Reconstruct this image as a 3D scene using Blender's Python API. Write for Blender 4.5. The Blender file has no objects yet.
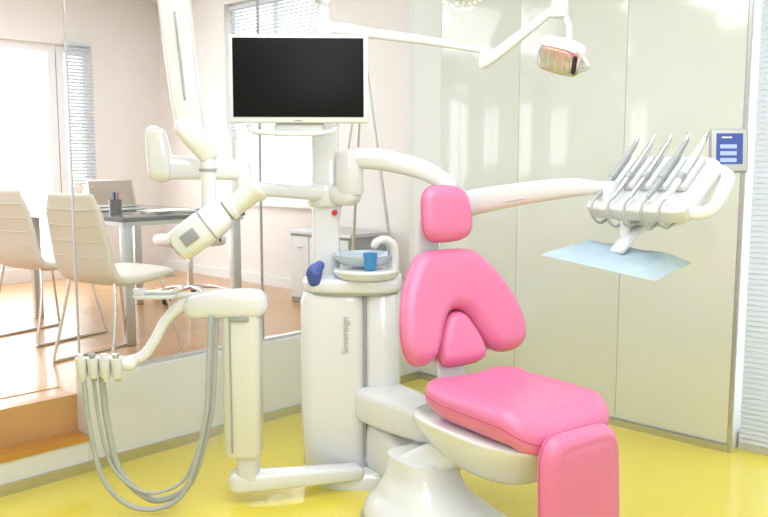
import bpy, bmesh, math, random
import numpy as np
from mathutils import Vector, Matrix
random.seed(4)
scene = bpy.context.scene
# ------------------------------------------------------------------ frames
TH = math.radians(46.05)
V = Vector((math.cos(TH), math.sin(TH), 0)); U = Vector((-math.sin(TH), math.cos(TH), 0))
C = Vector((0.227, 5.245, 0))
def RM(a, b, z=0): return C + U*a + V*b + Vector((0, 0, z))
def frame(o, x, y, z):
    x, y, z = Vector(x).normalized(), Vector(y).normalized(), Vector(z).normalized()
    m = Matrix.Identity(4)
    for i in range(3):
        m[i][0] = x[i]; m[i][1] = y[i]; m[i][2] = z[i]; m[i][3] = o[i]
    return m
ROOM = frame(C, V, U, (0, 0, 1))      # local x=b, y=a
def T(x, y, z): return Matrix.Translation((x, y, z))
def RZ(d): return Matrix.Rotation(math.radians(d), 4, 'Z')
def RX(d): return Matrix.Rotation(math.radians(d), 4, 'X')
def RY(d): return Matrix.Rotation(math.radians(d), 4, 'Y')

# ------------------------------------------------------------------ materials
def mat(name, col, rough=.4, metal=0., coat=0., spec=.5, bump=0., bscale=60., var=0., emis=0., trans=0., alpha=1.):
    m = bpy.data.materials.new(name); m.use_nodes = True
    nt = m.node_tree; b = nt.nodes['Principled BSDF']
    b.inputs['Base Color'].default_value = (*col, 1)
    b.inputs['Roughness'].default_value = rough
    b.inputs['Metallic'].default_value = metal
    b.inputs['Coat Weight'].default_value = coat
    b.inputs['Coat Roughness'].default_value = .05
    b.inputs['Specular IOR Level'].default_value = spec
    b.inputs['Transmission Weight'].default_value = trans
    b.inputs['Alpha'].default_value = alpha
    if emis:
        b.inputs['Emission Color'].default_value = (*col, 1); b.inputs['Emission Strength'].default_value = emis
    tc = nt.nodes.new('ShaderNodeTexCoord')
    nz = nt.nodes.new('ShaderNodeTexNoise'); nz.inputs['Scale'].default_value = bscale; nz.inputs['Detail'].default_value = 3
    nt.links.new(tc.outputs['Object'], nz.inputs['Vector'])
    if bump:
        bp = nt.nodes.new('ShaderNodeBump'); bp.inputs['Strength'].default_value = bump; bp.inputs['Distance'].default_value = .002
        nt.links.new(nz.outputs['Fac'], bp.inputs['Height']); nt.links.new(bp.outputs['Normal'], b.inputs['Normal'])
    if var:
        mx = nt.nodes.new('ShaderNodeMixRGB'); mx.inputs['Color1'].default_value = (*[c*(1-var) for c in col], 1)
        mx.inputs['Color2'].default_value = (*[min(1, c*(1+var)) for c in col], 1)
        n2 = nt.nodes.new('ShaderNodeTexNoise'); n2.inputs['Scale'].default_value = 2.5
        nt.links.new(tc.outputs['Object'], n2.inputs['Vector'])
        nt.links.new(n2.outputs['Fac'], mx.inputs['Fac']); nt.links.new(mx.outputs['Color'], b.inputs['Base Color'])
    return m
WHITE = mat('white_enamel', (.78, .79, .83), .2, coat=.5, var=.01)
WHITE2 = mat('white_plastic', (.72, .73, .76), .35, var=.01)
GREYP = mat('grey_plastic', (.36, .38, .39), .4)
HOSE = mat('hose_grey', (.44, .47, .48), .45)
PINK = mat('pink_leather', (.78, .20, .40), .32, spec=.6, bump=.3, bscale=300, var=.03)
PINKD = mat('pink_piping', (.58, .09, .22), .5)
CHROME = mat('chrome', (.78, .78, .78), .15, metal=1)
STEEL = mat('brushed_steel', (.62, .63, .64), .35, metal=1)
BLACK = mat('black_screen', (.004, .004, .005), .4, spec=.15)
BLACKP = mat('black_plastic', (.03, .03, .03), .45)
WALLM = mat('wall_paint', (.85, .81, .79), .7, bump=.1, bscale=200, var=.015)
WALLW = mat('wall_paint_white', (.80, .82, .84), .6, var=.01)
PANEL = mat('back_painted_glass', (.70, .735, .72), .12, coat=1., var=.015, spec=.8)
KNEE = mat('knee_wall_gloss', (.78, .80, .83), .2, coat=.5)
CEIL = mat('ceiling_paint', (.86, .87, .88), .8)
YEL = mat('yellow_vinyl', (.80, .67, .08), .26, coat=.4, bump=.05, bscale=120, var=.03)
BLUE = mat('blue_cup', (.05, .27, .62), .35)
DBLUE = mat('deep_blue', (.06, .10, .38), .35)
PBLUE = mat('tray_paper', (.68, .83, .93), .7, bump=.4, bscale=40)
CLEAR = mat('clear_acrylic', (.80, .82, .90), .12, alpha=.6, coat=.5)
BOWLM = mat('opal_glass', (.62, .73, .87), .08, alpha=.8, coat=.8)
RED = mat('red_button', (.7, .02, .02), .3)
LEATH = mat('white_leather', (.80, .76, .71), .5, bump=.3, bscale=120)
DESKM = mat('desk_top', (.16, .16, .17), .15, coat=.5)
BLINDM = mat('blind_slat', (.66, .70, .76), .4)
PAPER = mat('paper', (.85, .84, .8), .7)
FRAME = mat('window_frame', (.85, .85, .86), .35)
CRYS = mat('crystal', (.95, .9, .8), .05, coat=1, emis=.5)
LENS = mat('xray_window', (.30, .31, .33), .3)
LIGHTM = mat('added_panel_glow', (.95, .98, 1), .5, emis=3)
EXT = mat('exterior_render', (.5, .52, .54), .8); ROOF = mat('exterior_roof', (.30, .32, .35), .8)
TEXTG = mat('lettering_grey', (.45, .46, .45), .5)

def wood(name, c1, c2):
    m = bpy.data.materials.new(name); m.use_nodes = True
    nt = m.node_tree; b = nt.nodes['Principled BSDF']
    tc = nt.nodes.new('ShaderNodeTexCoord'); mp = nt.nodes.new('ShaderNodeMapping')
    br = nt.nodes.new('ShaderNodeTexBrick'); br.inputs['Scale'].default_value = 1.0
    br.inputs['Brick Width'].default_value = 1.3; br.inputs['Row Height'].default_value = .14
    br.inputs['Mortar Size'].default_value = .002; br.inputs['Bias'].default_value = 0
    br.inputs['Color1'].default_value = (*c1, 1); br.inputs['Color2'].default_value = (*c2, 1)
    br.inputs['Mortar'].default_value = (c1[0]*.7, c1[1]*.65, c1[2]*.6, 1)
    nz = nt.nodes.new('ShaderNodeTexNoise'); nz.inputs['Scale'].default_value = 3; nz.inputs['Detail'].default_value = 6
    mp2 = nt.nodes.new('ShaderNodeMapping'); mp2.inputs['Scale'].default_value = (1, 14, 1)
    mx = nt.nodes.new('ShaderNodeMixRGB'); mx.blend_type = 'MULTIPLY'; mx.inputs['Fac'].default_value = .3
    cr = nt.nodes.new('ShaderNodeValToRGB'); cr.color_ramp.elements[0].position = .3; cr.color_ramp.elements[0].color = (.6, .55, .5, 1)
    cr.color_ramp.elements[1].position = .7
    L = nt.links.new
    L(tc.outputs['Object'], mp.inputs['Vector']); L(mp.outputs[0], br.inputs['Vector'])
    L(tc.outputs['Object'], mp2.inputs['Vector']); L(mp2.outputs[0], nz.inputs['Vector']); L(nz.outputs['Fac'], cr.inputs['Fac'])
    L(br.outputs['Color'], mx.inputs['Color1']); L(cr.outputs['Color'], mx.inputs['Color2']); L(mx.outputs[0], b.inputs['Base Color'])
    b.inputs['Roughness'].default_value = .28; b.inputs['Coat Weight'].default_value = .2
    return m
WOOD = wood('wood_planks', (.56, .31, .13), (.64, .36, .16))
WOODS = wood('wood_step', (.60, .27, .05), (.64, .30, .06))

def glass():
    m = bpy.data.materials.new('clear_glass'); m.use_nodes = True
    nt = m.node_tree; nt.nodes.clear()
    o = nt.nodes.new('ShaderNodeOutputMaterial'); mx = nt.nodes.new('ShaderNodeMixShader')
    t = nt.nodes.new('ShaderNodeBsdfTransparent'); t.inputs[0].default_value = (.985, .99, .985, 1)
    g = nt.nodes.new('ShaderNodeBsdfGlossy'); g.inputs['Roughness'].default_value = .02
    f = nt.nodes.new('ShaderNodeFresnel'); f.inputs[0].default_value = 1.45
    geo = nt.nodes.new('ShaderNodeNewGeometry'); inv = nt.nodes.new('ShaderNodeMath'); inv.operation = 'SUBTRACT'; inv.inputs[0].default_value = 1
    mul = nt.nodes.new('ShaderNodeMath'); mul.operation = 'MULTIPLY'
    L = nt.links.new
    L(geo.outputs['Backfacing'], inv.inputs[1]); L(f.outputs[0], mul.inputs[0]); L(inv.outputs[0], mul.inputs[1])
    L(mul.outputs[0], mx.inputs[0]); L(t.outputs[0], mx.inputs[1]); L(g.outputs[0], mx.inputs[2])
    L(mx.outputs[0], o.inputs[0]); return m
GLASS = glass()

def screenmat():
    m = bpy.data.materials.new('tablet_display'); m.use_nodes = True
    b = m.node_tree.nodes['Principled BSDF']; b.inputs['Base Color'].default_value = (.02, .04, .2, 1)
    b.inputs['Emission Color'].default_value = (.10, .14, .40, 1); b.inputs['Emission Strength'].default_value = .6
    b.inputs['Roughness'].default_value = .25
    return m
SCR = screenmat()
SCRL = mat('display_icons', (.35, .42, .75), .3, emis=.4)
def reflmat():
    m = bpy.data.materials.new('dichroic_reflector'); m.use_nodes = True
    nt = m.node_tree; b = nt.nodes['Principled BSDF']
    tc = nt.nodes.new('ShaderNodeTexCoord'); vo = nt.nodes.new('ShaderNodeTexVoronoi'); vo.inputs['Scale'].default_value = 28
    cr = nt.nodes.new('ShaderNodeValToRGB'); e = cr.color_ramp.elements
    e[0].color = (.85, .65, .45, 1); e[1].color = (.85, .85, .55, 1); x = e.new(.4); x.color = (.5, .75, .45, 1); x = e.new(.7); x.color = (.8, .6, .65, 1)
    nt.links.new(tc.outputs['Object'], vo.inputs['Vector']); nt.links.new(vo.outputs['Color'], cr.inputs['Fac'])
    nt.links.new(cr.outputs[0], b.inputs['Base Color']); b.inputs['Metallic'].default_value = .8; b.inputs['Roughness'].default_value = .3
    return m
REFL = reflmat()

# ------------------------------------------------------------------ mesh helpers
def group(name, loc):
    e = bpy.data.objects.new(name, None); e.location = loc; e.empty_display_size = .1
    scene.collection.objects.link(e); return e
def finish(name, bm, m, parent=None, angle=40, smooth=True):
    bmesh.ops.recalc_face_normals(bm, faces=bm.faces[:])
    me = bpy.data.meshes.new(name); bm.to_mesh(me); bm.free()
    if smooth:
        me.polygons.foreach_set('use_smooth', [True]*len(me.polygons)); me.set_sharp_from_angle(angle=math.radians(angle))
    me.materials.append(m)
    o = bpy.data.objects.new(name, me); scene.collection.objects.link(o)
    if parent: o.parent = parent
    return o
def box(name, c, s, m, parent=None, M=Matrix.Identity(4), bev=0, seg=3):
    bm = bmesh.new(); bmesh.ops.create_cube(bm, size=1)
    bmesh.ops.scale(bm, vec=s, verts=bm.verts); bmesh.ops.translate(bm, vec=c, verts=bm.verts)
    if bev: bmesh.ops.bevel(bm, geom=bm.edges[:], offset=bev, segments=seg, profile=.5, affect='EDGES')
    bm.transform(M)
    return finish(name, bm, m, parent, smooth=bev > 0)
def multibox(name, boxes, m, parent=None, M=Matrix.Identity(4)):
    """boxes: (x0,x1,y0,y1,z0,z1)"""
    bm = bmesh.new()
    for x0, x1, y0, y1, z0, z1 in boxes:
        r = bmesh.ops.create_cube(bm, size=1)['verts']
        bmesh.ops.scale(bm, vec=(x1-x0, y1-y0, z1-z0), verts=r)
        bmesh.ops.translate(bm, vec=((x0+x1)/2, (y0+y1)/2, (z0+z1)/2), verts=r)
    bm.transform(M); return finish(name, bm, m, parent, smooth=False)
def rbox(name, b0, b1, a0, a1, z0, z1, m, parent=None, bev=0):
    return box(name, ((b0+b1)/2, (a0+a1)/2, (z0+z1)/2), (b1-b0, a1-a0, z1-z0), m, parent, ROOM, bev)
def catmull(P, n, closed=False):
    P = [np.array(p, float) for p in P]; N = len(P); out = []
    rng = N if closed else N-1
    for i in range(rng):
        if closed: p0, p1, p2, p3 = P[(i-1) % N], P[i], P[(i+1) % N], P[(i+2) % N]
        else:
            p1, p2 = P[i], P[i+1]; p0 = P[i-1] if i > 0 else 2*p1-p2; p3 = P[i+2] if i+2 < N else 2*p2-p1
        for k in range(n):
            t = k/n
            out.append(.5*((2*p1)+(-p0+p2)*t+(2*p0-5*p1+4*p2-p3)*t*t+(-p0+3*p1-3*p2+p3)*t**3))
    if not closed: out.append(P[-1])
    return out
def sweep(name, pts, secs, m, parent=None, n=2.0, up=(0, 0, 1), side=None, seg=20, sm=6, cap=1.0, M=None):
    if not isinstance(secs, list): secs = [secs]*len(pts)
    secs = [(s, s) if not isinstance(s, tuple) else s for s in secs]
    data = [tuple(p)+tuple(s) for p, s in zip(pts, secs)]
    if sm > 1: data = catmull(data, sm)
    data = [np.array(d, float) for d in data]
    P = [Vector(d[:3]) for d in data]; S = [(max(d[3], 1e-4), max(d[4], 1e-4)) for d in data]
    bm = bmesh.new(); rings = []
    def ring(c, sd, u, w, h):
        r = []
        for i in range(seg):
            a = 2*math.pi*i/seg; ca, sa = math.cos(a), math.sin(a)
            x = math.copysign(abs(ca)**(2/n), ca)*w; y = math.copysign(abs(sa)**(2/n), sa)*h
            r.append(bm.verts.new(c+sd*x+u*y))
        return r
    prev = None
    for i, p in enumerate(P):
        t = (P[min(i+1, len(P)-1)]-P[max(i-1, 0)]).normalized()
        if side is not None: sd = Vector(side).normalized(); u = sd.cross(t).normalized()
        else:
            if prev is None:
                u0 = Vector(up)
                if abs(t.dot(u0)) > .95: u0 = Vector((0, -1, 0))
                sd = t.cross(u0).normalized()
            else:
                sd = (prev - t*prev.dot(t)).normalized()
            u = sd.cross(t).normalized(); prev = sd
        w, h = S[i]
        if i == 0 and cap:
            for k in range(4):
                a = k/4*math.pi/2; q = max(math.sin(a), .02)
                rings.append(ring(p-t*min(w, h)*cap*math.cos(a), sd, u, w-min(w, h)*(1-q), h-min(w, h)*(1-q)))
        rings.append(ring(p, sd, u, w, h))
        if i == len(P)-1 and cap:
            for k in range(3, -1, -1):
                a = k/4*math.pi/2; q = max(math.sin(a), .02)
                rings.append(ring(p+t*min(w, h)*cap*math.cos(a), sd, u, w-min(w, h)*(1-q), h-min(w, h)*(1-q)))
    for a, b in zip(rings[:-1], rings[1:]):
        for i in range(seg): bm.faces.new((a[i], a[(i+1) % seg], b[(i+1) % seg], b[i]))
    bm.faces.new(rings[0]); bm.faces.new(rings[-1])
    if M is not None: bm.transform(M)
    return finish(name, bm, m, parent, angle=50)
def tube(name, pts, r, m, parent=None, sm=8, seg=10, M=None): return sweep(name, pts, r, m, parent, seg=seg, sm=sm, M=M)
def lathe(name, prof, m, parent=None, M=Matrix.Identity(4), seg=40, caps=False):
    bm = bmesh.new(); R = []
    for r, z in prof: R.append([bm.verts.new((r*math.cos(2*math.pi*i/seg), r*math.sin(2*math.pi*i/seg), z)) for i in range(seg)])
    for a, b in zip(R[:-1], R[1:]):
        for i in range(seg): bm.faces.new((a[i], a[(i+1) % seg], b[(i+1) % seg], b[i]))
    if caps: bm.faces.new(R[0]); bm.faces.new(R[-1])
    bmesh.ops.remove_doubles(bm, verts=bm.verts, dist=1e-6)
    bm.transform(M); return finish(name, bm, m, parent, angle=35)
def cyl(name, p0, p1, r0, r1, m, parent=None, seg=32, bev=.004, M=None):
    p0, p1 = Vector(p0), Vector(p1); d = p1-p0; L = d.length; t = d.normalized()
    b = min(bev, L*.3, r0*.5, r1*.5)
    sp = [(0, r0-b), (b*.3, r0-b*.3), (b, r0), (L-b, r1), (L-b*.3, r1-b*.3), (L, r1-b)]
    q = t.to_track_quat('Z', 'Y').to_matrix().to_4x4()
    A = Matrix.Translation(p0) @ q
    return lathe(name, [(r, z) for z, r in sp], m, parent, (M @ A) if M is not None else A, seg, True)
def loft(name, rings, m, parent=None, M=Matrix.Identity(4), seg=48, sm=0, angle=50):
    """rings: (cx,cy,z,hx,hy,n)"""
    if sm: rings = [tuple(r) for r in catmull(rings, sm)]
    bm = bmesh.new(); R = []
    for cx, cy, z, hx, hy, n in rings:
        r = []
        for i in range(seg):
            a = 2*math.pi*(i+.5)/seg; ca, sa = math.cos(a), math.sin(a)
            r.append(bm.verts.new((cx+math.copysign(abs(ca)**(2/n), ca)*hx, cy+math.copysign(abs(sa)**(2/n), sa)*hy, z)))
        R.append(r)
    for a, b in zip(R[:-1], R[1:]):
        for i in range(seg): bm.faces.new((a[i], a[(i+1) % seg], b[(i+1) % seg], b[i]))
    bm.faces.new(R[0]); bm.faces.new(R[-1])
    bm.transform(M); return finish(name, bm, m, parent, angle=angle)
def rslab(name, cx, cy, z0, z1, hx, hy, n, r, m, parent=None, M=Matrix.Identity(4), seg=48):
    rg = [(cx, cy, z0+r*(1-math.cos(k/4*math.pi/2)), hx-r*(1-math.sin(k/4*math.pi/2)), hy-r*(1-math.sin(k/4*math.pi/2)), n) for k in range(5)]
    rg += [(cx, cy, z1-r*(1-math.cos(k/4*math.pi/2)), hx-r*(1-math.sin(k/4*math.pi/2)), hy-r*(1-math.sin(k/4*math.pi/2)), n) for k in range(4, -1, -1)]
    return loft(name, rg, m, parent, M, seg)
def pillow(name, half, Tf, Tb, R, M, m, parent, voxel=.008, bend=None, closed_pts=None, piping=True, stitch=0):
    """half: right-hand outline from top centre to bottom centre, mirrored."""
    if closed_pts is None:
        pts = list(half)+[(-x, y) for x, y in reversed(half) if abs(x) > 1e-5]
    else: pts = closed_pts
    O = np.array(catmull(pts, 6, closed=True))
    bm = bmesh.new()
    f = bm.faces.new([bm.verts.new((p[0], p[1], -.015)) for p in O])
    r = bmesh.ops.extrude_face_region(bm, geom=[f])
    bmesh.ops.translate(bm, vec=(0, 0, .03), verts=[g for g in r['geom'] if isinstance(g, bmesh.types.BMVert)])
    bmesh.ops.recalc_face_normals(bm, faces=bm.faces[:])
    bmesh.ops.triangulate(bm, faces=bm.faces[:], ngon_method='EAR_CLIP')
    me = bpy.data.meshes.new('tmp'); bm.to_mesh(me); bm.free()
    o = bpy.data.objects.new('tmp', me); scene.collection.objects.link(o)
    md = o.modifiers.new('r', 'REMESH'); md.mode = 'VOXEL'; md.voxel_size = voxel
    dg = bpy.context.evaluated_depsgraph_get()
    m2 = bpy.data.meshes.new_from_object(o.evaluated_get(dg)); bpy.data.objects.remove(o)
    n = len(m2.vertices); co = np.empty(n*3); m2.vertices.foreach_get('co', co); co = co.reshape(-1, 3)
    A = O; B = np.roll(O, -1, 0); D = B-A; L2 = (D**2).sum(1)+1e-12; dist = np.full(n, 9.)
    for i in range(len(A)):
        w = co[:, :2]-A[i]; t = np.clip((w@D[i])/L2[i], 0, 1)
        dist = np.minimum(dist, np.linalg.norm(w-t[:, None]*D[i], axis=1))
    x = np.clip((dist+.06*R)/R, 0, 1); prof = np.sqrt(1-(1-x)**2)
    dome = 1+.12*np.clip(dist/(.1), 0, 1)
    if stitch: dome = dome-.12*np.exp(-((dist-stitch)/.006)**2)
    s = np.clip(co[:, 2]/.013, -1, 1)
    co[:, 2] = np.where(s > 0, s*Tf*prof*dome, s*Tb*prof)
    if bend is not None: co = bend(co)
    m2.vertices.foreach_set('co', co.ravel())
    bm = bmesh.new(); bm.from_mesh(m2); bpy.data.meshes.remove(m2)
    for _ in range(3): bmesh.ops.smooth_vert(bm, verts=bm.verts, factor=.5, use_axis_x=True, use_axis_y=True, use_axis_z=True)
    bm.transform(M)
    ob = finish(name, bm, m, parent, angle=180)
    if piping:
        q = np.column_stack([O*.997, np.zeros(len(O))])
        if bend is not None: q = bend(q)
        q = np.vstack([q, q[:1]])
        tube(name+'_seam', [tuple(p) for p in q[::2]]+[tuple(q[0])], .0028, PINKD if m is PINK else m, parent, sm=1, seg=6, M=M)
    return ob
def srect(hx, hy, n=4, N=24, taper=0.):
    out = []
    for i in range(N):
        a = 2*math.pi*i/N; ca, sa = math.cos(a), math.sin(a)
        y = math.copysign(abs(sa)**(2/n), sa)*hy
        out.append((math.copysign(abs(ca)**(2/n), ca)*hx*(1+taper*y/hy), y))
    return out
def text(name, s, size, M, m, parent, ext=.0005):
    cu = bpy.data.curves.new('t', 'FONT'); cu.body = s; cu.size = size; cu.extrude = ext; cu.align_x = 'CENTER'; cu.align_y = 'CENTER'
    o = bpy.data.objects.new('t', cu); scene.collection.objects.link(o)
    me = bpy.data.meshes.new_from_object(o.evaluated_get(bpy.context.evaluated_depsgraph_get())); bpy.data.objects.remove(o)
    me.transform(M); me.materials.clear(); me.materials.append(m); me.name = name
    ob = bpy.data.objects.new(name, me); scene.collection.objects.link(ob); ob.parent = parent; return ob

# ================================================================== ROOM SHELL
H = 2.9
rbox('floor', -5.0, 0.3, -4.6, 0.0, -.1, 0, YEL)
rbox('floor_office', -5.0, .45, .1, 3.77, -.1, .34, WOOD)
rbox('ceiling', -5.2, .75, -4.8, 4.0, H, H+.1, CEIL)
rbox('wall_right', .012, .45, -1.99, .1, 0, H, WALLW)
pan = group('trim_1', RM(-1, 0, 1.4))
for i, (s0, s1) in enumerate([(.17, .74), (.74, 1.39), (1.39, 1.985)]):
    rbox(f'glass_panel_{i+1}', 0, .012, -s1+.0015, -s0-.0015, .045, H, PANEL, pan, bev=.0008)
rbox('corner_profile', .002, .012, -.168, -.0, .045, H, WALLW, pan)
for i, s in enumerate([.17, .74, 1.39]): rbox(f'joint_{i+1}', .005, .0115, -s-.0016, -s+.0016, .05, H, GREYP, pan)
rbox('end_profile', -.004, .012, -2.003, -1.987, 0, H, STEEL, pan)
rbox('baseboard_right', -.008, .012, -1.99, 0, 0, .035, STEEL)
multibox('wall_window_bay', [(.10, .3, -4.6, -2.0, 0, .08), (.10, .3, -4.6, -2.0, 2.6, H), (.10, .3, -4.6, -4.3, .08, 2.6)], WALLW, M=ROOM)
w = group('window_1', RM(-3.1, .2, 1.3))
multibox('frame', [(.22, .26, -4.3, -4.24, .08, 2.6), (.22, .26, -2.1, -2.0, .08, 2.6), (.22, .26, -3.2, -3.14, .08, 2.6), (.22, .26, -4.24, -3.2, .08, .14), (.22, .26, -3.14, -2.1, .08, .14), (.22, .26, -4.24, -2.1, 2.54, 2.6)], FRAME, w, ROOM)
rbox('pane', .235, .243, -4.24, -2.1, .14, 2.54, GLASS, w)
def blinds(name, org, xdir, width, z0, z1, pitch=.025, tilt=55, depth=.024):
    bm = bmesh.new(); xd = Vector(xdir).normalized(); nd = xd.cross(Vector((0, 0, 1))).normalized()
    z = z0
    while z < z1:
        c = Vector(org)+Vector((0, 0, z)); a = math.radians(tilt)
        d = nd*math.cos(a)*depth/2+Vector((0, 0, 1))*math.sin(a)*depth/2; th = Vector((0, 0, .0008))
        vs = [bm.verts.new(p) for p in (c-d, c+xd*width-d, c+xd*width+d, c+d, c-d+th, c+xd*width-d+th, c+xd*width+d+th, c+d+th)]
        for f in ((0, 1, 2, 3), (4, 5, 6, 7), (0, 1, 5, 4), (1, 2, 6, 5), (2, 3, 7, 6), (3, 0, 4, 7)): bm.faces.new([vs[i] for i in f])
        z += pitch
    for x in (width*.08, width*.92):
        r = bmesh.ops.create_cube(bm, size=1)['verts']; bmesh.ops.scale(bm, vec=(.002, .002, z1-z0), verts=r)
        bmesh.ops.translate(bm, vec=Vector(org)+xd*x+Vector((0, 0, (z0+z1)/2)), verts=r)
    r = bmesh.ops.create_cube(bm, size=1)['verts']; bmesh.ops.scale(bm, vec=(width, .03, .03), verts=r)
    bmesh.ops.transform(bm, matrix=frame(Vector(org)+xd*width/2+Vector((0, 0, z1+.015)), xd, -nd, (0, 0, 1)), verts=r)
    return finish(name, bm, BLINDM, None, smooth=False)
blinds('window_blind', RM(-4.25, .06), U, 2.23, .06, 2.5, tilt=62)
rbox('wall_partition', -2.25, .012, 0, .1, 0, .43, KNEE)
rbox('wall_partition_left', -5.0, -3.35, 0, .1, 0, .43, KNEE)
rbox('baseboard_partition', -2.25, -.01, -.012, 0, 0, .05, STEEL)
rbox('baseboard_step', -3.35, -2.25, -.012, 0, 0, .05, STEEL)
st = group('entrance_steps', RM(.1, -2.8, 0))
rbox('riser', -3.35, -2.252, 0, .02, 0, .145, KNEE, st)
rbox('lower_tread', -3.35, -2.252, -.01, .30, .145, .17, WOODS, st)
rbox('upper_riser', -3.35, -2.252, .28, .30, .17, .315, WOODS, st)
rbox('upper_nosing', -3.35, -2.252, .265, .34, .315, .343, WOODS, st)
rbox('core', -3.35, -2.252, .02, .28, 0, .145, WALLW, st)
gp = group('glass_partition', RM(.05, -1.1, 1.6))
for i, (b0, b1) in enumerate([(-2.25, -1.22), (-1.215, -.005), (-5.0, -3.35)]):
    rbox(f'glass_pane_{i+1}', b0, b1, .045, .055, .43, H, GLASS, gp)
rbox('sill_rail', -2.25, 0, .03, .07, .425, .445, STEEL, gp)
rbox('edge_rail', -2.256, -2.25, .042, .058, .43, H, STEEL, gp)
rbox('seam', -1.221, -1.213, .043, .057, .44, H, GREYP, gp)
rbox('patch_fitting', -2.25, -2.19, .035, .065, 2.2, 2.26, STEEL, gp, bev=.004)
multibox('wall_office_outer', [(-5, -4.7, 3.77, 3.97, .46, 2.42), (-3.2, -2.7, 3.77, 3.97, .46, 2.42), (-.25, .45, 3.77, 3.97, .46, 2.42),
    (-5, .45, 3.77, 3.97, 2.42, H), (-5, .45, 3.77, 3.97, -.1, .46)], WALLM, M=ROOM)
for k, (b0, b1) in enumerate([(-2.7, -.25), (-4.7, -3.2)]):
    w = group(f'window_{k+2}', RM(3.85, (b0+b1)/2, 1.4))
    bars = [(b0, b0+.06, 3.82, 3.88, .46, 2.42), (b1-.06, b1, 3.82, 3.88, .46, 2.42), (b0+.06, b1-.06, 3.821, 3.879, .46, .53), (b0+.06, b1-.06, 3.821, 3.879, 2.35, 2.42)]
    mid = [-.52, -.60, -1.35] if k == 0 else [-3.95]
    for q in mid: bars.append((q-.035, q+.035, 3.81, 3.89, .46, 2.42))
    multibox('frame', bars, FRAME, w, ROOM)
    rbox('pane', b0+.06, b1-.06, 3.845, 3.853, .53, 2.35, GLASS, w)
blinds('window_blind', RM(3.75, -.50), V, .25, .5, 2.42, pitch=.03, tilt=40)
multibox('wall_office_right', [(.45, .65, .1, 1.45, 0, H), (.45, .65, 2.69, 3.97, 0, H), (.45, .65, 1.45, 2.69, 0, 1.04), (.45, .65, 1.45, 2.69, 2.75, H)], WALLM, M=ROOM)
w = group('window_4', RM(2.07, .55, 1.9))
multibox('frame', [(.53, .58, 1.45, 1.50, 1.04, 2.75), (.53, .58, 2.64, 2.69, 1.04, 2.75), (.525, .585, 2.04, 2.10, 1.04, 2.75), (.531, .579, 1.5, 2.64, 1.04, 1.10), (.531, .579, 1.5, 2.64, 2.7, 2.75)], FRAME, w, ROOM)
rbox('sill', .40, .56, 1.42, 2.72, 1.02, 1.045, FRAME, w)
rbox('pane', .55, .556, 1.5, 2.64, 1.1, 2.7, GLASS, w)
blinds('window_blind', RM(1.47, .50), U, 1.2, 1.62, 2.70, pitch=.03, tilt=50)
rbox('baseboard_office', .43, .45, .1, 3.77, .34, .42, FRAME)
rbox('wall_back', -5.2, .5, -4.8, -4.6, 0, H, WALLW)
multibox('wall_left', [(-5.2, -5.0, -4.6, 2.1, -.1, H), (-5.2, -5.0, 3.1, 3.97, -.1, H), (-5.2, -5, 2.1, 3.1, -.1, 1.2), (-5.2, -5, 2.1, 3.1, 2.3, H)], WALLW, M=ROOM)
w = group('window_5', RM(2.6, -5.1, 1.75))
multibox('frame', [(-5.13, -5.07, 2.1, 2.15, 1.2, 2.3), (-5.13, -5.07, 3.05, 3.1, 1.2, 2.3), (-5.13, -5.07, 2.57, 2.63, 1.25, 2.25), (-5.129, -5.071, 2.15, 3.05, 1.2, 1.25), (-5.129, -5.071, 2.15, 3.05, 2.25, 2.3)], FRAME, w, ROOM)
# exterior
ext = group('neighbouring_building', RM(14, -3, 0))
rbox('facade', -9, 1.5, 12, 16, -3, 1.9, EXT, ext); rbox('roof', -9.3, 1.8, 11.7, 16.3, 1.9, 2.25, ROOF, ext)
rbox('facade_windows', -8.5, 1.0, 11.97, 12.0, .4, 1.2, ROOF, ext)
for i, (a, b) in enumerate([(-1.3, -1.4), (-1.3, -3.2), (-3.0, -1.4), (-3.0, -3.2), (1.9, -1.2), (1.9, -3.2)]):
    g = group('added_ceiling_light', RM(a, b, H-.02))  # unseen glowing panels, added to light the rooms
    rbox('housing', b-.32, b+.32, a-.32, a+.32, H-.03, H, FRAME, g); rbox('diffuser', b-.29, b+.29, a-.29, a+.29, H-.036, H-.03, LIGHTM, g)

# ================================================================== DENTAL CHAIR
Fd = Vector((.57, -.82, 0)).normalized(); Wd = Vector((-Fd.y, Fd.x, 0))
CH = frame((.49, 2.93, 0), Wd, -Fd, (0, 0, 1))
ch = group('dental_chair', (.49, 2.93, 0))
a = math.radians(16.5)
def back_frame(y, z, ang): s, c = math.sin(ang), math.cos(ang); return CH @ frame((0, y, z), (1, 0, 0), (0, s, c), (0, -c, s))
BK = back_frame(.33, .635, a)
def bendb(co): co = co.copy(); co[:, 2] += .55*co[:, 0]**2; return co
bh = [(0, .428), (.08, .425), (.138, .411), (.182, .370), (.234, .30), (.276, .215), (.300, .13), (.300, .05), (.268, .0), (.205, -.010), (.152, .008), (.114, .055), (.080, .120), (.045, .168), (0, .185)]
pillow('backrest_cushion', bh, .058, .035, .052, BK, PINK, ch, .006, bendb, stitch=0)
lh = [(0, .177), (.045, .161), (.078, .112), (.106, .052), (.112, .0), (.085, -.03), (0, -.036)]
pillow('lumbar_cushion', lh, .048, .03, .045, BK, PINK, ch, .006, bendb)
sh = [(0, .40), (.10, .385), (.15, .33), (.23, .2), (.27, .1), (.255, .03), (.15, .0), (0, -.03)]
pillow('backrest_shell', sh, .006, .03, .05, BK @ T(0, 0, -.04), WHITE, ch, .009, bendb, piping=False)
HD = back_frame(.445, 1.19, math.radians(8))
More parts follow.
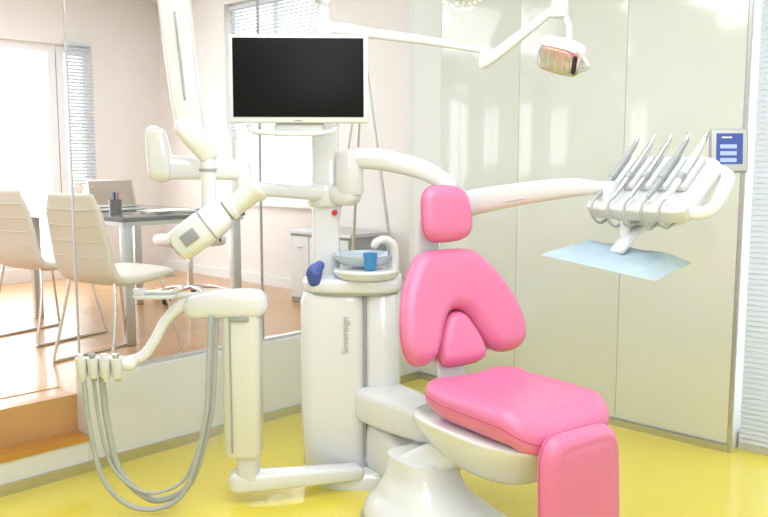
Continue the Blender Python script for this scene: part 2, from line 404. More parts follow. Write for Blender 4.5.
pillow('headrest_cushion', None, .045, .035, .05, HD, PINK, ch, .006, lambda co: np.column_stack([co[:, 0], co[:, 1], co[:, 2]+1.2*co[:, 0]**2]), closed_pts=srect(.118, .112, 3.4, taper=-.06))
sweep('headrest_stalk', [(-.03, .485, .98), (-.03, .50, 1.06), (-.03, .50, 1.16)], [(.05, .008)]*3, CLEAR, ch, n=4, side=(1, 0, 0), M=CH)
def bends(co): co = co.copy(); co[:, 2] += .6*co[:, 0]**2 + .14*np.clip(co[:, 1]-.12, 0, 1) - .35*np.clip(-co[:, 1]-.2, 0, 1); return co
pillow('seat_cushion', None, .062, .060, .065, CH @ T(-.028, 0, .50), PINK, ch, .007, bends, closed_pts=srect(.25, .295, 4.4, taper=-.03), stitch=.062)
LG = CH @ frame((-.038, -.325, .27), (1, 0, 0), (0, .05, 1), (0, -1, .05))
pillow('legrest_cushion', None, .05, .03, .05, LG, PINK, ch, .007, None, closed_pts=srect(.178, .255, 5), stitch=.05)
sweep('legrest_frame', [(0, -.25, .43), (0, -.275, .3), (0, -.28, .1)], [(.12, .015)]*3, WHITE, ch, n=4, side=(1, 0, 0), M=CH)
sweep('backrest_bracket', [(-.04, .22, .43), (-.04, .30, .48), (-.04, .35, .60), (-.04, .385, .72)], [(.085, .016), (.08, .016), (.065, .014), (.05, .012)], CLEAR, ch, n=4, side=(1, 0, 0), M=CH)
loft('seat_shell', [(-.02, .10, .235, .03, .06, 2), (-.02, .09, .245, .09, .14, 2.2), (-.02, .09, .275, .145, .22, 2.4), (-.03, .09, .33, .185, .28, 2.6), (-.045, .08, .40, .22, .33, 3), (-.05, .05, .445, .235, .33, 3.4), (-.05, .05, .458, .23, .32, 3.4)], WHITE, ch, CH, sm=3)
BP = CH @ T(-.20, .18, 0)
loft('base_plate', [(.0, .0, 0, .205, .375, 2.7), (.0, .0, .03, .215, .385, 2.7), (0, .0, .06, .21, .375, 2.7), (0, .01, .085, .195, .35, 2.7), (0, .03, .105, .175, .31, 2.7), (0, .06, .125, .155, .26, 2.8), (0, .11, .155, .135, .19, 3), (0.01, .14, .20, .12, .145, 3.2), (0.01, .15, .27, .11, .125, 3.4)], WHITE, ch, BP, sm=3)
rslab('base_skirt', 0, 0, .0, .022, .222, .392, 2.7, .004, GREYP, ch, BP)
sweep('lift_arm', [(-.19, .33, .22), (-.14, .25, .28), (-.06, .15, .34)], [(.10, .075), (.10, .065), (.09, .05)], WHITE, ch, n=4, side=(1, 0, 0), M=CH)

# ================================================================== DENTAL UNIT (tower)
du = group('dental_unit', (-.15, 3.65, 0))
TW = T(-.155, 3.64, 0) @ RZ(-4)
loft('tower_body', [(-.05, 0, .05, .135, .15, 5), (-.05, 0, .07, .148, .165, 5), (-.055, 0, .3, .150, .17, 5), (-.055, 0, .80, .148, .17, 5), (-.05, 0, .835, .14, .162, 5), (-.05, 0, .845, .125, .15, 5)], WHITE, du, TW)
loft('tower_column', [(.145, -.03, .10, .08, .12, 3), (.145, -.03, .3, .085, .125, 3), (.145, -.03, .825, .085, .125, 3), (.145, -.03, .845, .07, .11, 3)], WHITE, du, TW)
rslab('seam_strip', .085, -.10, .12, .83, .006, .06, 4, .003, GREYP, du, TW)
rslab('tower_cap', .02, -.01, .838, .90, .215, .175, 4, .02, WHITE, du, TW)
rslab('tower_cap_gap', .02, -.01, .83, .842, .205, .165, 4, .002, GREYP, du, TW)
loft('plinth', [(0, 0, 0, .20, .20, 3.5), (0, 0, .04, .20, .20, 3.5), (0, 0, .07, .17, .18, 3.5)], WHITE, du, T(-.10, 3.6, 0))
sweep('chair_link', [(-.03, 3.52, .355), (.06, 3.42, .35), (.15, 3.31, .345), (.24, 3.20, .345), (.32, 3.12, .36)], [(.11, .08), (.11, .08), (.10, .072), (.09, .06), (.08, .045)], WHITE, du, n=4.5, seg=32)
sweep('chair_link_lower', [(-.0, 3.52, .17), (.06, 3.44, .16), (.12, 3.36, .13)], [(.09, .12), (.095, .11), (.10, .09)], WHITE, du, n=4, seg=32)
text('lettering', 'Sovereign', .042, T(-.165, 3.4665, .66) @ RZ(-4) @ RX(90) @ RZ(90), TEXTG, du)
BO = T(-.075, 3.55, .0)
lathe('cuspidor_base', [(.0, .90), (.125, .90), (.14, .915), (.145, .93), (.14, .94), (.12, .942), (0, .942)], WHITE, du, BO)
lathe('cuspidor_bowl', [(0, .945), (.05, .945), (.10, .955), (.135, .985), (.14, 1.0), (.134, 1.0), (.128, .987), (.095, .963), (.045, .954), (0, .953)], BOWLM, du, BO @ T(-.01, .02, 0))
tube('rinse_spout', [(.045, 3.50, .94), (.048, 3.50, .99), (.04, 3.49, 1.045), (.005, 3.48, 1.07), (-.03, 3.475, 1.06), (-.04, 3.475, 1.045)], .017, WHITE, du)
tube('cup_filler', [(.02, 3.60, .94), (.02, 3.60, 1.03), (-.01, 3.57, 1.05), (-.03, 3.55, 1.04)], .008, CHROME, du)
sweep('blue_filter_tray', [(-.295, 3.50, .895), (-.295, 3.50, .93), (-.275, 3.50, .955)], [(.028, .04), (.034, .045), (.022, .03)], DBLUE, du, n=5)
cup = group('blue_cup', (-.058, 3.44, .94))
lathe('cup_body', [(0, .925), (.024, .925), (.031, .995), (.0285, .995), (.022, .929), (0, .929)], BLUE, cup, T(-.058, 3.445, .02))
loft('post', [(0, 0, .84, .062, .055, 5), (0, 0, 1.60, .058, .052, 5), (0, 0, 1.615, .05, .045, 5)], WHITE, du, T(-.257, 3.66, 0))
cyl('upper_pole', (-.262, 3.66, 1.6), (-.262, 3.66, 1.95), .03, .03, WHITE, du)
cyl('post_collar', (-.257, 3.66, 1.20), (-.257, 3.66, 1.30), .078, .078, WHITE, du, bev=.01)
cyl('emergency_button', (-.215, 3.61, 1.175), (-.215, 3.590, 1.175), .013, .012, RED, du)

# ================================================================== MONITOR
mo = group('monitor', (-.335, 3.3, 1.72))
MM = T(-.335, 3.3, 1.718) @ RZ(2) @ RX(-2)
box('housing', (0, .022, 0), (.545, .04, .342), WHITE, mo, MM, bev=.008)
box('screen', (0, .001, .004), (.510, .004, .305), BLACK, mo, MM, bev=.001)
box('brand_plate', (0, .0, -.161), (.03, .004, .004), GREYP, mo, MM)
sweep('handle', [(-.20, .03, -.185), (-.17, .02, -.205), (0, .015, -.215), (.12, .02, -.205), (.15, .03, -.185)], .010, WHITE, mo, M=MM)
box('lower_mount', (.0, .05, -.195), (.20, .05, .05), WHITE2, mo, MM, bev=.012)
sweep('bracket', [(-.33, 3.37, 1.70), (-.30, 3.48, 1.66), (-.262, 3.64, 1.64)], (.035, .03), WHITE, mo, n=3)

# ================================================================== OPERATING LAMP
la = group('operating_lamp', (-.26, 3.66, 1.95))
cyl('pivot', (-.262, 3.66, 1.92), (-.262, 3.66, 2.00), .045, .04, WHITE, la, bev=.01)
sweep('arm_root', [(-.27, 3.66, 1.965), (-.15, 3.655, 1.955), (-.05, 3.65, 1.94)], [(.032, .03), (.03, .028), (.02, .022)], WHITE, la, n=3)
sweep('lower_arm', [(-.08, 3.65, 1.945), (.2, 3.62, 1.905), (.46, 3.6, 1.858)], [(.018, .022), (.016, .018), (.013, .013)], WHITE, la, n=3)
cyl('elbow', (.43, 3.6, 1.79), (.43, 3.6, 1.875), .024, .026, WHITE, la)
sweep('upper_arm', [(.415, 3.57, 1.80), (.45, 3.54, 1.825), (.60, 3.46, 1.94), (.68, 3.4, 2.0)], [(.014, .018), (.017, .024), (.014, .02), (.012, .016)], WHITE, la, n=3)
cyl('head_joint', (.70, 3.4, 1.965), (.70, 3.4, 2.035), .036, .034, WHITE, la, bev=.01)
tube('stem', [(.715, 3.39, 1.98), (.735, 3.38, 1.93), (.735, 3.37, 1.875)], .013, WHITE, la)
nrm = Vector((-.46, -.60, -.66)).normalized(); sx = Vector((.66, -.55, -.50)); sx = (sx-nrm*sx.dot(nrm)).normalized()
LH = frame((.70, 3.36, 1.805), sx, nrm.cross(sx), nrm)
rslab('head_housing', 0, 0, -.045, .015, .096, .072, 4, .02, WHITE, la, LH)
rslab('head_rim', 0, 0, .012, .024, .088, .066, 4, .004, CHROME, la, LH)
rslab('reflector', -.012, 0, .02, .027, .062, .054, 5, .002, REFL, la, LH)
rslab('reflector_gap', .065, 0, .02, .027, .010, .045, 4, .002, BLACKP, la, LH)
for i in range(3): rslab(f'reflector_rib_{i+1}', -.04+.03*i, 0, .024, .030, .002, .050, 4, .001, CHROME, la, LH)
tube('grip', [tuple(LH @ Vector((.08, -.04, 0))), tuple(LH @ Vector((.115, 0, .01))), tuple(LH @ Vector((.08, .04, 0)))], .009, WHITE, la)
tube('yoke', [(.735, 3.375, 1.88), (.75, 3.40, 1.85), (.735, 3.39, 1.83)], .015, WHITE, la)

# ================================================================== INSTRUMENT DELIVERY UNIT
dl = group('instrument_delivery_unit', (1.0, 3.0, 1.3))
cyl('shoulder', (-.15, 3.6, 1.25), (-.15, 3.6, 1.44), .062, .058, WHITE, dl, bev=.015)
sweep('shoulder_link', [(-.19, 3.62, 1.25), (-.15, 3.6, 1.25)], (.06, .045), WHITE, dl, n=3, sm=2)
sweep('inner_arm', [(-.16, 3.6, 1.405), (-.06, 3.6, 1.41), (.06, 3.59, 1.39), (.18, 3.57, 1.355), (.27, 3.55, 1.30), (.295, 3.54, 1.26)], [(.055, .045), (.05, .048), (.045, .045), (.042, .042), (.042, .036), (.036, .02)], WHITE, dl, n=3)
cyl('elbow', (.285, 3.53, 1.165), (.285, 3.53, 1.29), .05, .05, WHITE, dl, bev=.012)
sweep('outer_arm', [(.22, 3.55, 1.18), (.33, 3.49, 1.215), (.52, 3.34, 1.262), (.70, 3.19, 1.295), (.80, 3.1, 1.30)], [(.04, .04), (.045, .055), (.038, .046), (.035, .038), (.03, .024)], WHITE, dl, n=3.2)
sweep('arm_accent', [(.36, 3.425, 1.20), (.52, 3.298, 1.243), (.68, 3.172, 1.275)], (.003, .004), GREYP, dl)
cyl('head_pivot', (.83, 3.08, 1.20), (.83, 3.08, 1.325), .035, .035, WHITE, dl, bev=.01)
Dd = Vector((-.78, -.62, 0)).normalized(); Sd = Vector((.62, -.78, 0)).normalized()
sl = (Dd*.24+Vector((0, 0, -.20))).normalized(); nn = Sd.cross(sl).normalized()
if nn.z < 0: nn = -nn
xs = sl.cross(nn)
HF = frame((.975, 3.01, 1.325), xs, sl, nn)
ss = 1 if xs.dot(Sd) > 0 else -1
rslab('head_body', 0, 0, -.05, .0, .215, .155, 4.5, .018, WHITE, dl, HF)
rslab('head_belly', 0, .02, -.11, -.03, .175, .12, 3, .03, WHITE, dl, HF)
rslab('front_lip', 0, .14, -.045, .012, .205, .03, 4, .012, WHITE2, dl, HF)
for i in range(5):
    x = ss*(-.15+.070*i)
    sweep(f'instrument_cradle_{i+1}', [(x, .04, .012), (x, -.10, .012)], (.026, .014), WHITE2, dl, n=4, M=HF, sm=1)
    dz = random.uniform(-.004, .004)
    sweep(f'handpiece_{i+1}', [(x, -.17, .045), (x, -.13, .042), (x, -.06, .038), (x, .02, .036), (x, .08, .038+dz), (x, .13, .038)], [.009, .011, .013, .0125, .011, .008], [GREYP, STEEL, STEEL, GREYP, WHITE2][i], dl, M=HF, seg=14)
    cyl(f'handpiece_collar_{i+1}', (x, .00, .0365), (x, .03, .0365), .0145, .0145, GREYP, dl, M=HF, seg=16, bev=.001)
    cyl(f'handpiece_tip_{i+1}', (x, -.205, .056), (x, -.17, .045), .006, .009, CHROME, dl, M=HF)
    p = HF @ Vector((x, .13, .038)); q = HF @ Vector((x, .10, -.08))
    ext_ = Dd*.03
    tube(f'hose_{i+1}', [tuple(p), tuple(p+ext_+Vector((0, 0, -.025))), tuple(p+ext_*1.0+Vector((0, 0, -.065-.012*(i % 3)))), tuple(p+Vector((0, 0, -.10-.01*(i % 2)))-Dd*.02), tuple(q)], .0055, HOSE, dl)
g0 = HF @ Vector((ss*.20, .12, -.03)); g1 = HF @ Vector((ss*.19, -.11, -.03))
sweep('side_handle', [tuple(g0-Sd*.03), tuple(g0+Sd*.03), tuple(g0+Sd*.055-Dd*.04+Vector((0, 0, .015))), tuple((g0+g1)/2+Sd*.062-Vector((0, 0, .01))), tuple(g1+Sd*.035+Vector((0, 0, -.02))), tuple(g1-Sd*.03)], [(.020, .022), (.018, .022), (.016, .022), (.016, .024), (.018, .026), (.022, .026)], WHITE, dl, n=3)
TB = T(1.218, 2.95, 1.435) @ RZ(-6) @ RX(-6)
box('tablet_housing', (0, .01, 0), (.130, .022, .154), mat('tablet_case', (.34, .35, .37), .4), dl, TB, bev=.006)
box('tablet_bezel', (0, -.002, 0), (.120, .003, .144), mat('tablet_bezel_grey', (.55, .57, .60), .4), dl, TB, bev=.001)
box('tablet_display', (0, -.004, .006), (.090, .002, .108), SCR, dl, TB)
for r in range(3):
    box(f'display_row_{r+1}', (-.004, -.0055, .014-.024*r), (.056, .001, .014), SCRL, dl, TB)
box('display_title', (-.01, -.0055, .046), (.035, .001, .005), PAPER, dl, TB)
tube('tablet_stalk', [(1.218, 2.98, 1.40), (1.19, 3.02, 1.36), (1.10, 3.05, 1.35)], .014, WHITE, dl)
# tray
tr = group('instrument_tray', (.86, 2.98, 1.06))
cyl('stem', (.875, 3.0, 1.08), (.875, 3.0, 1.19), .017, .02, WHITE, tr)
sweep('support_arm', [(.93, 3.02, 1.15), (.89, 3.0, 1.125), (.84, 2.96, 1.08)], (.03, .016), WHITE, tr, n=3)
A0, A1, A2, A3 = [Vector(p) for p in ((.568, 3.0, 1.069), (.76, 3.15, 1.099), (1.104, 2.95, 1.046), (.908, 2.76, 1.008))]
bm = bmesh.new(); N = 24; gr = []
for i in range(N+1):
    row = []
    for j in range(N+1):
        s, t = i/N, j/N
        p = A0*(1-s)*(1-t)+A3*s*(1-t)+A1*(1-s)*t+A2*s*t
        e = max(abs(s-.5), abs(t-.5))*2
        p = p+Vector((0, 0, .016-.026*max(0, e-.75)/.25+.003*math.sin(s*17+t*5)*math.sin(t*13)))
        row.append(bm.verts.new(p))
    gr.append(row)
for i in range(N):
    for j in range(N): bm.faces.new((gr[i][j], gr[i+1][j], gr[i+1][j+1], gr[i][j+1]))
bmesh.ops.solidify(bm, geom=bm.faces[:], thickness=.0015)
finish('tray_paper', bm, PBLUE, tr, angle=60)
ctr = (A0+A1+A2+A3)/4; xa = (A2-A1).normalized(); nz = (A2-A1).cross(A0-A1).normalized(); nz = nz if nz.z > 0 else -nz
TF = frame(ctr, xa, nz.cross(xa), nz)
rslab('tray_plate', 0, 0, -.008, .006, .165, .10, 6, .004, STEEL, tr, TF)

# ================================================================== X-RAY MACHINE
xr = group('x_ray_machine', (-.6, 3.15, 1.3))
sweep('scissor_arm', [(-.80, 3.12, 2.16), (-.775, 3.12, 2.05), (-.745, 3.11, 1.75), (-.725, 3.1, 1.60), (-.708, 3.1, 1.49)], [(.058, .05), (.057, .05), (.052, .046), (.052, .045), (.045, .042)], WHITE, xr, n=5, side=(1, 0, 0), seg=32)
sweep('arm_groove', [(-.752, 3.06, 1.93), (-.735, 3.058, 1.76), (-.722, 3.054, 1.62)], (.004, .004), GREYP, xr)
sweep('second_arm', [(-.80, 3.17, 2.2), (-.60, 3.35, 2.16), (-.30, 3.62, 2.12), (-.262, 3.66, 2.08)], [(.05, .05), (.045, .045), (.04, .04), (.04, .03)], WHITE, xr, n=3)
cyl('arm_pole', (-.262, 3.66, 2.0), (-.262, 3.66, 2.10), .028, .028, WHITE, xr)
cyl('top_joint', (-.80, 3.08, 2.17), (-.80, 3.22, 2.17), .07, .07, WHITE, xr, bev=.012)
sweep('joint_cover', [(-.725, 3.08, 1.52), (-.685, 3.09, 1.47), (-.655, 3.1, 1.42)], [(.045, .045), (.045, .045), (.032, .035)], WHITE, xr, n=3.5)
cyl('hanger', (-.655, 3.1, 1.14), (-.655, 3.1, 1.50), .030, .027, WHITE, xr)
cyl('hanger_collar', (-.655, 3.1, 1.36), (-.655, 3.1, 1.372), .033, .033, GREYP, xr)
A = Vector((-.745, 3.06, 1.095)); B = Vector((-.465, 3.10, 1.30)); ax = (B-A).normalized()
XM = frame(A, ax.cross(Vector((0, -1, 0))), Vector((0, -1, 0)) - ax*ax.dot(Vector((0, -1, 0))), ax)
L = (B-A).length
loft('tube_head', [(0, 0, -.03, .045, .05, 3.5), (0, 0, -.015, .062, .062, 3.5), (0, 0, .10, .066, .064, 3.5), (0, 0, .17, .060, .06, 3), (0, 0, .195, .045, .045, 2.5), (0, 0, .20, .042, .042, 2)], WHITE, xr, XM)
loft('tube_head_band', [(0, 0, .112, .0665, .0645, 3.5), (0, 0, .118, .0665, .0645, 3.5)], GREYP, xr, XM)
lathe('tube_groove', [(0, .195), (.040, .195), (.040, .212), (0, .212)], GREYP, xr, XM)
lathe('collimator_cone', [(0, .208), (.046, .208), (.046, .225), (.041, .232), (.041, L-.03), (.048, L-.02), (.048, L), (.040, L), (.036, L-.03), (0, L-.03)], WHITE, xr, XM)
box('control_panel', (.0, .066, .04), (.045, .006, .06), LENS, xr, XM, bev=.002)
box('end_panel', (0, .0, -.033), (.06, .06, .006), LENS, xr, XM, bev=.002)
sweep('carrier_arm', [(-.26, 3.64, 1.255), (-.36, 3.56, 1.265), (-.48, 3.45, 1.28), (-.55, 3.38, 1.285)], [(.05, .035), (.035, .03), (.03, .03), (.035, .04)], WHITE, xr, n=3)
cyl('carrier_joint', (-.57, 3.36, 1.22), (-.57, 3.36, 1.37), .036, .036, WHITE, xr, bev=.01)
sweep('carrier_bar', [(-.57, 3.36, 1.36), (-.70, 3.30, 1.37), (-.86, 3.26, 1.375)], [(.032, .04), (.03, .045), (.034, .05)], WHITE, xr, n=4)
sweep('carrier_head', [(-.885, 3.25, 1.50), (-.875, 3.25, 1.42), (-.87, 3.25, 1.355)], [(.038, .035), (.045, .04), (.045, .04)], WHITE, xr, n=4, side=(1, 0, 0))

# ================================================================== ASSISTANT ARM
asx = group('assistant_instrument_unit', (-.575, 3.3, 0))
sweep('swivel_housing', [(-.755, 3.27, .825), (-.66, 3.29, .83), (-.52, 3.3, .828)], [(.075, .048), (.08, .056), (.078, .054)], WHITE, asx, n=4, seg=28)
loft('column', [(0, 0, .20, .065, .06, 5), (0, 0, .215, .074, .07, 5), (0, 0, .79, .078, .072, 5)], WHITE, asx, T(-.575, 3.3, 0))
loft('column_side_strip', [(0, 0, .23, .003, .01, 5), (0, 0, .78, .003, .01, 5)], GREYP, asx, T(-.611, 3.229, 0))
cyl('housing_collar', (-.575, 3.3, .765), (-.575, 3.3, .785), .083, .083, GREYP, asx)
loft('column_neck', [(0, 0, .10, .045, .05, 4), (0, 0, .22, .045, .05, 4)], WHITE2, asx, T(-.56, 3.3, 0))
sweep('floor_arm', [(-.60, 3.3, .085), (-.50, 3.31, .085), (-.33, 3.36, .08), (-.12, 3.44, .07)], [(.055, .045), (.05, .04), (.045, .036), (.05, .03)], WHITE, asx, n=4, seg=28)
sweep('holder_arm', [(-.75, 3.25, .845), (-.80, 3.24, .83), (-.86, 3.22, .775), (-.90, 3.2, .70), (-.945, 3.18, .64), (-1.02, 3.16, .62)], [.026, .024, .021, .021, .021, .020], WHITE, asx)
sweep('holder_body', [(-.98, 3.15, .615), (-1.06, 3.15, .62), (-1.14, 3.15, .618)], [(.035, .022), (.05, .032), (.045, .030)], WHITE, asx, n=3)
for i in range(4):
    x = -1.155+.045*i
    cyl(f'holder_socket_{i+1}', (x, 3.10, .575), (x, 3.09, .655), .019, .022, WHITE2, asx)
    cyl(f'suction_handle_{i+1}', (x, 3.10, .56), (x, 3.085, .672), .011, .0125, [WHITE, GREYP, WHITE, STEEL][i], asx)
hp = [(-1.15, .56), (-1.14, .375), (-1.105, .17), (-1.02, .045), (-.90, .018), (-.79, .10), (-.71, .36), (-.69, .60), (-.68, .79)]
for i, (dx, up_, r) in enumerate([(0, 0, .010), (.03, .07, .007), (.055, .02, .013)]):
    pts = []
    for k, (x, z) in enumerate(hp):
        pts.append((x+dx*(1 if k < 4 else .25), 3.10+.02*i+.10*(k/8), z+up_*math.sin(math.pi*k/8)*.9 + (r if k in (3, 4) else 0)))
    tube(f'suction_hose_{i+1}', pts, r, HOSE, asx)
rslab('swing_tray', -.90, 3.22, .865, .878, .085, .05, 3, .004, WHITE2, asx)
tube('swing_tray_arm', [(-.74, 3.25, .87), (-.80, 3.24, .872), (-.86, 3.23, .868)], .012, WHITE, asx)
tube('syringe', [(-.96, 3.20, .885), (-.90, 3.21, .888), (-.84, 3.22, .886), (-.80, 3.23, .90)], .009, CHROME, asx)
cyl('suction_cup', (-.955, 3.2, .86), (-.955, 3.2, .905), .022, .026, CLEAR, asx)

# ================================================================== OFFICE FURNITURE
def ab(p): d = Vector(p)-C; return d.dot(V), d.dot(U)
lb, la_ = ab((-1.468, 4.70, 0))
dk = group('office_desk', (-1.4, 5.3, .34))
b0, b1, a0, a1 = lb-.05, lb+.80, la_-.05, la_+1.3
rbox('desk_top', b0, b1, a0, a1, 1.055, 1.08, DESKM, dk, bev=.004)
rbox('desk_edge', b0+.01, b1-.01, a0+.01, a1-.01, 1.03, 1.055, STEEL, dk)
for i, (bb, aa) in enumerate([(lb, la_), (lb+.75, la_), (lb, la_+1.22), (lb+.75, la_+1.22)]):
    rbox(f'leg_{i+1}', bb-.028, bb+.028, aa-.028, aa+.028, .34, 1.03, STEEL, dk, bev=.004)
def vchair(pos, rot=13):
    g = group('visitor_chair', (pos[0], pos[1], .34))
    M = frame((pos[0], pos[1], .34), V, U, (0, 0, 1)) @ RZ(rot)  # x faces the desk
    prof = [(-.28, 0, .88), (-.265, 0, .80), (-.235, 0, .66), (-.215, 0, .55), (-.18, 0, .475), (-.10, 0, .45), (.05, 0, .455), (.18, 0, .465), (.22, 0, .445)]
    sweep('seat_and_back', prof, [(.17, .018), (.20, .024), (.215, .026), (.215, .028), (.22, .03), (.22, .034), (.22, .034), (.215, .03), (.20, .02)], LEATH, g, n=3.5, side=(0, 1, 0), M=M, seg=28)
    for i, z in enumerate((.58, .66, .74, .82)):
        for sgn in (1, -1):
            x = -.215-(z-.55)*.2+sgn*.025
            tube(f'tuft_{i+1}', [(x, -.19, z), (x, 0, z-.003), (x, .19, z)], .004, LEATH, g, M=M, seg=6)
    for s in (-1, 1):
        tube('sled_leg', [(-.17, s*.17, .45), (-.20, s*.20, .25), (-.25, s*.22, .03), (-.23, s*.22, .008), (0, s*.215, .008), (.22, s*.22, .008), (.235, s*.22, .03), (.19, s*.19, .25), (.15, s*.16, .43)], .008, CHROME, g, M=M, sm=5)
    return g
vchair((-1.42, 4.38))
q = Vector((-1.42, 4.38, 0))+U*.86; vchair((q.x, q.y))
def ochair(pos, ang, name='office_chair'):
    g = group(name, (pos[0], pos[1], .34)); M = T(pos[0], pos[1], .34) @ RZ(ang)
    for i in range(5):
        t = i*math.tau/5
        sweep(f'star_leg_{i+1}', [(0, 0, .10), (.15*math.cos(t), .15*math.sin(t), .09), (.28*math.cos(t), .28*math.sin(t), .06)], [(.025, .02), (.02, .014), (.015, .01)], CHROME, g, M=M)
        cyl(f'castor_{i+1}', (.28*math.cos(t)-.02*math.sin(t), .28*math.sin(t)+.02*math.cos(t), .027), (.28*math.cos(t)+.02*math.sin(t), .28*math.sin(t)-.02*math.cos(t), .027), .027, .027, BLACKP, g, M=M, seg=16)
    cyl('gas_column', (0, 0, .08), (0, 0, .42), .025, .02, CHROME, g, M=M)
    rslab('seat', 0, 0, .42, .50, .24, .23, 4, .03, LEATH, g, M)
    sweep('back', [(0, .24, .56), (0, .26, .72), (0, .28, .86), (0, .29, .94)], [(.20, .025), (.22, .03), (.21, .028), (.17, .02)], LEATH, g, n=3.5, side=(1, 0, 0), M=M)
    sweep('back_bracket', [(0, .05, .42), (0, .25, .44), (0, .30, .56), (0, .30, .66)], (.03, .012), BLACKP, g, n=4, side=(1, 0, 0), M=M)
    for s in (-1, 1): tube('armrest', [(s*.22, .12, .45), (s*.27, .10, .56), (s*.27, .08, .66), (s*.27, -.12, .66)], .014, BLACKP, g, M=M)
qc = Vector((-1.468, 4.70, 0))+V*1.14+U*1.12
ochair((qc.x, qc.y), -45)
pc = group('pen_cup', RM(la_+.30, lb+.12, 1.08))
cx, cy, _ = RM(la_+.22, lb+.06)
lathe('holder', [(0, 1.08), (.036, 1.08), (.038, 1.17), (.035, 1.17), (.033, 1.085), (0, 1.085)], DESKM, pc, T(cx, cy, 0))
for i in range(6):
    t = random.random()*6.28; cyl(f'pen_{i+1}', (cx+.008*math.cos(t), cy+.008*math.sin(t), 1.09), (cx+.028*math.cos(t), cy+.028*math.sin(t), 1.215), .0035, .0035, [BLUE, RED, BLACKP, BLACKP, BLUE, GREYP][i], pc, seg=8)
bs = group('brochure_stand', RM(la_+.9, lb+.15, 1.08))
PRA = mat('print_a', (.45, .3, .22), .5); PRB = mat('print_b', (.42, .34, .28), .5)
for i in range(3):
    c_ = RM(la_+.85+.13*i, lb+.16+.03*i, 1.08)
    Mb = frame(c_, U, Vector((0, 0, 1))*math.cos(.3)+V*math.sin(.3), U.cross(Vector((0, 0, 1))*math.cos(.3)+V*math.sin(.3)))
    box(f'brochure_{i+1}', (0, .085, 0), (.11, .16, .006), [PAPER, PRA, PRB][i], bs, Mb, bev=.001)
lp = group('laptop', RM(la_+.55, lb+.3, 1.08))
LP = T(*RM(la_+.60, lb+.28, 1.0815)) @ RZ(32)
box('laptop_base', (0, 0, .010), (.30, .21, .018), STEEL, lp, LP, bev=.004)
box('laptop_keys', (0, .02, .0195), (.26, .11, .002), BLACKP, lp, LP)
LS = LP @ T(0, .105, .018) @ RX(-28)
box('laptop_lid', (0, .004, .10), (.30, .008, .20), STEEL, lp, LS, bev=.003)
box('laptop_screen', (0, -.001, .103), (.275, .003, .17), PRB, lp, LS)
pp = group('paper_stack', RM(la_+.4, lb+.5, 1.08))
for i in range(5):
    Mb = T(*RM(la_+.18, lb+.38, 1.082+.004*i)) @ RZ(46+random.uniform(-15, 15)); box(f'sheet_{i+1}', (0, 0, 0), (.3, .21, .003), PAPER, pp, Mb)
bk = group('notebook', RM(la_+.1, lb+.62, 1.10))
box('cover', (0, 0, 0), (.20, .15, .02), DBLUE, bk, T(*RM(la_+.06, lb+.66, 1.0905)) @ RZ(46), bev=.002)
cb = group('filing_cabinet', RM(1.0, .2, .34))
rbox('carcass', .06, .43, .70, 1.35, .34, .86, GREYP, cb, bev=.004); rbox('top', .04, .43, .68, 1.37, .86, .885, STEEL, cb)
for i in range(3): rbox(f'drawer_{i+1}', .048, .062, .715+.21*i, .915+.21*i, .38, .84, WALLW, cb, bev=.002); rbox(f'pull_{i+1}', .036, .05, .79+.21*i, .84+.21*i, .76, .77, CHROME, cb)
fc = group('flip_chart_stand', RM(.35, -.15, .34))
top = RM(.36, -.15, 2.15)
for i, f_ in enumerate([RM(.14, -.02, .345), RM(.42, -.45, .345), RM(.60, -.04, .345)]):
    tube(f'leg_{i+1}', [tuple(top), tuple((top+f_)/2), tuple(f_)], .011, STEEL, fc, sm=2)
cyl('crown', top-Vector((0, 0, .03)), top+Vector((0, 0, .03)), .025, .025, GREYP, fc)
ZC = -.15
cd = group('chandelier_reflection', (.42, 4.6, 2.5))  # added object standing in for a chandelier's reflection in the glass panel
cyl('rod', (.42, 4.6, 2.5+ZC), (.42, 4.6, 2.9), .006, .006, CHROME, cd); cyl('canopy', (.42, 4.6, 2.87), (.42, 4.6, 2.9), .06, .05, CHROME, cd)
bm = bmesh.new()
for ringr, z, n in ((.13, 2.46, 22), (.10, 2.41, 18), (.06, 2.37, 12), (.02, 2.35, 4)):
    for i in range(n):
        t = math.tau*i/n; r = bmesh.ops.create_icosphere(bm, subdivisions=1, radius=.009)['verts']
        bmesh.ops.translate(bm, vec=(.42+ringr*math.cos(t), 4.6+ringr*math.sin(t), z+ZC+random.uniform(-.015, .015)), verts=r)
finish('crystals', bm, CRYS, cd, smooth=False)
for i, (r_, z) in enumerate(((.13, 2.475), (.10, 2.425), (.06, 2.385))):
    tube(f'hoop_{i+1}', [(.42+r_*math.cos(t*math.tau/20), 4.6+r_*math.sin(t*math.tau/20), z+ZC) for t in range(21)], .002, CHROME, cd, sm=1, seg=6)
for i in range(4):
    t = i*math.tau/4; tube(f'spoke_{i+1}', [(.42, 4.6, 2.52+ZC), (.42+.13*math.cos(t), 4.6+.13*math.sin(t), 2.475+ZC)], .002, CHROME, cd, sm=1, seg=6)

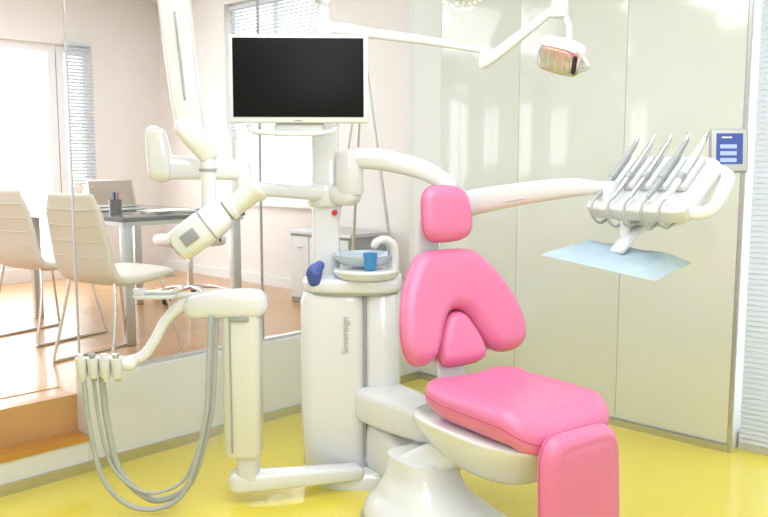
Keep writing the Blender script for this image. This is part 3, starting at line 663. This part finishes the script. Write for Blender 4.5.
# ================================================================== LIGHTS / WORLD / CAMERA
wd = bpy.data.worlds.new('sky'); scene.world = wd; wd.use_nodes = True
bg = wd.node_tree.nodes['Background']; bg.inputs[0].default_value = (.93, .97, 1, 1); bg.inputs[1].default_value = 3.2
def area(name, p, tgt, size, power, col=(.91, .955, 1), sy=None):
    l = bpy.data.lights.new(name, 'AREA'); l.energy = power; l.size = size; l.color = col
    if sy: l.shape = 'RECTANGLE'; l.size_y = sy
    o = bpy.data.objects.new(name, l); o.location = p
    o.rotation_euler = (Vector(tgt)-Vector(p)).to_track_quat('-Z', 'Y').to_euler(); scene.collection.objects.link(o); return o
p = RM(-2.1, -2.2, H-.06); area('operatory_fill', p, p-Vector((0, 0, 1)), 2.0, 47)  # added soft overhead fill, out of view, for a bright operatory
p = RM(-3.9, -4.2, 2.4); area('sheen_fill', p, (.1, 3.4, .8), .8, 28)  # unseen fill added behind the camera for crisp whites and leather sheen
p = RM(1.9, -1.8, H-.06); area('office_fill', p, p-Vector((0, 0, 1)), 2.2, 38)  # added overhead fill, out of view, to lift the office
p = RM(3.6, -1.5, 1.5); area('office_window_daylight', p, RM(0, -1.5, 1.0), 2.0, 32, (.95, .98, 1), 1.8)

cam = bpy.data.cameras.new('camera'); co_ = bpy.data.objects.new('camera', cam); scene.collection.objects.link(co_); scene.camera = co_
cam.sensor_width = 36; cam.lens = 829/768*36; cam.clip_start = .05
co_.location = (0, 0, 1.4); co_.rotation_euler = (math.radians(90-6.74), 0, 0)
scene.view_settings.view_transform = 'Standard'

# ================================================================== align room with world axes, set origins
R = Matrix.Rotation(-TH, 4, 'Z')
bpy.context.view_layer.update()
for o in list(scene.objects):
    if o.type != 'MESH': o.matrix_world = R @ o.matrix_world if o.parent is None else o.matrix_world
    if o.type == 'EMPTY': o.rotation_euler = (0, 0, 0)
bpy.context.view_layer.update()
for o in scene.objects:
    if o.type == 'MESH':
        me = o.data; me.transform(R)
        n = len(me.vertices); co = np.empty(n*3); me.vertices.foreach_get('co', co); co = co.reshape(-1, 3)
        c = Vector((co.min(0)+co.max(0))/2)
        me.transform(Matrix.Translation(-c))
        o.location = c-(o.parent.location if o.parent else Vector((0, 0, 0)))
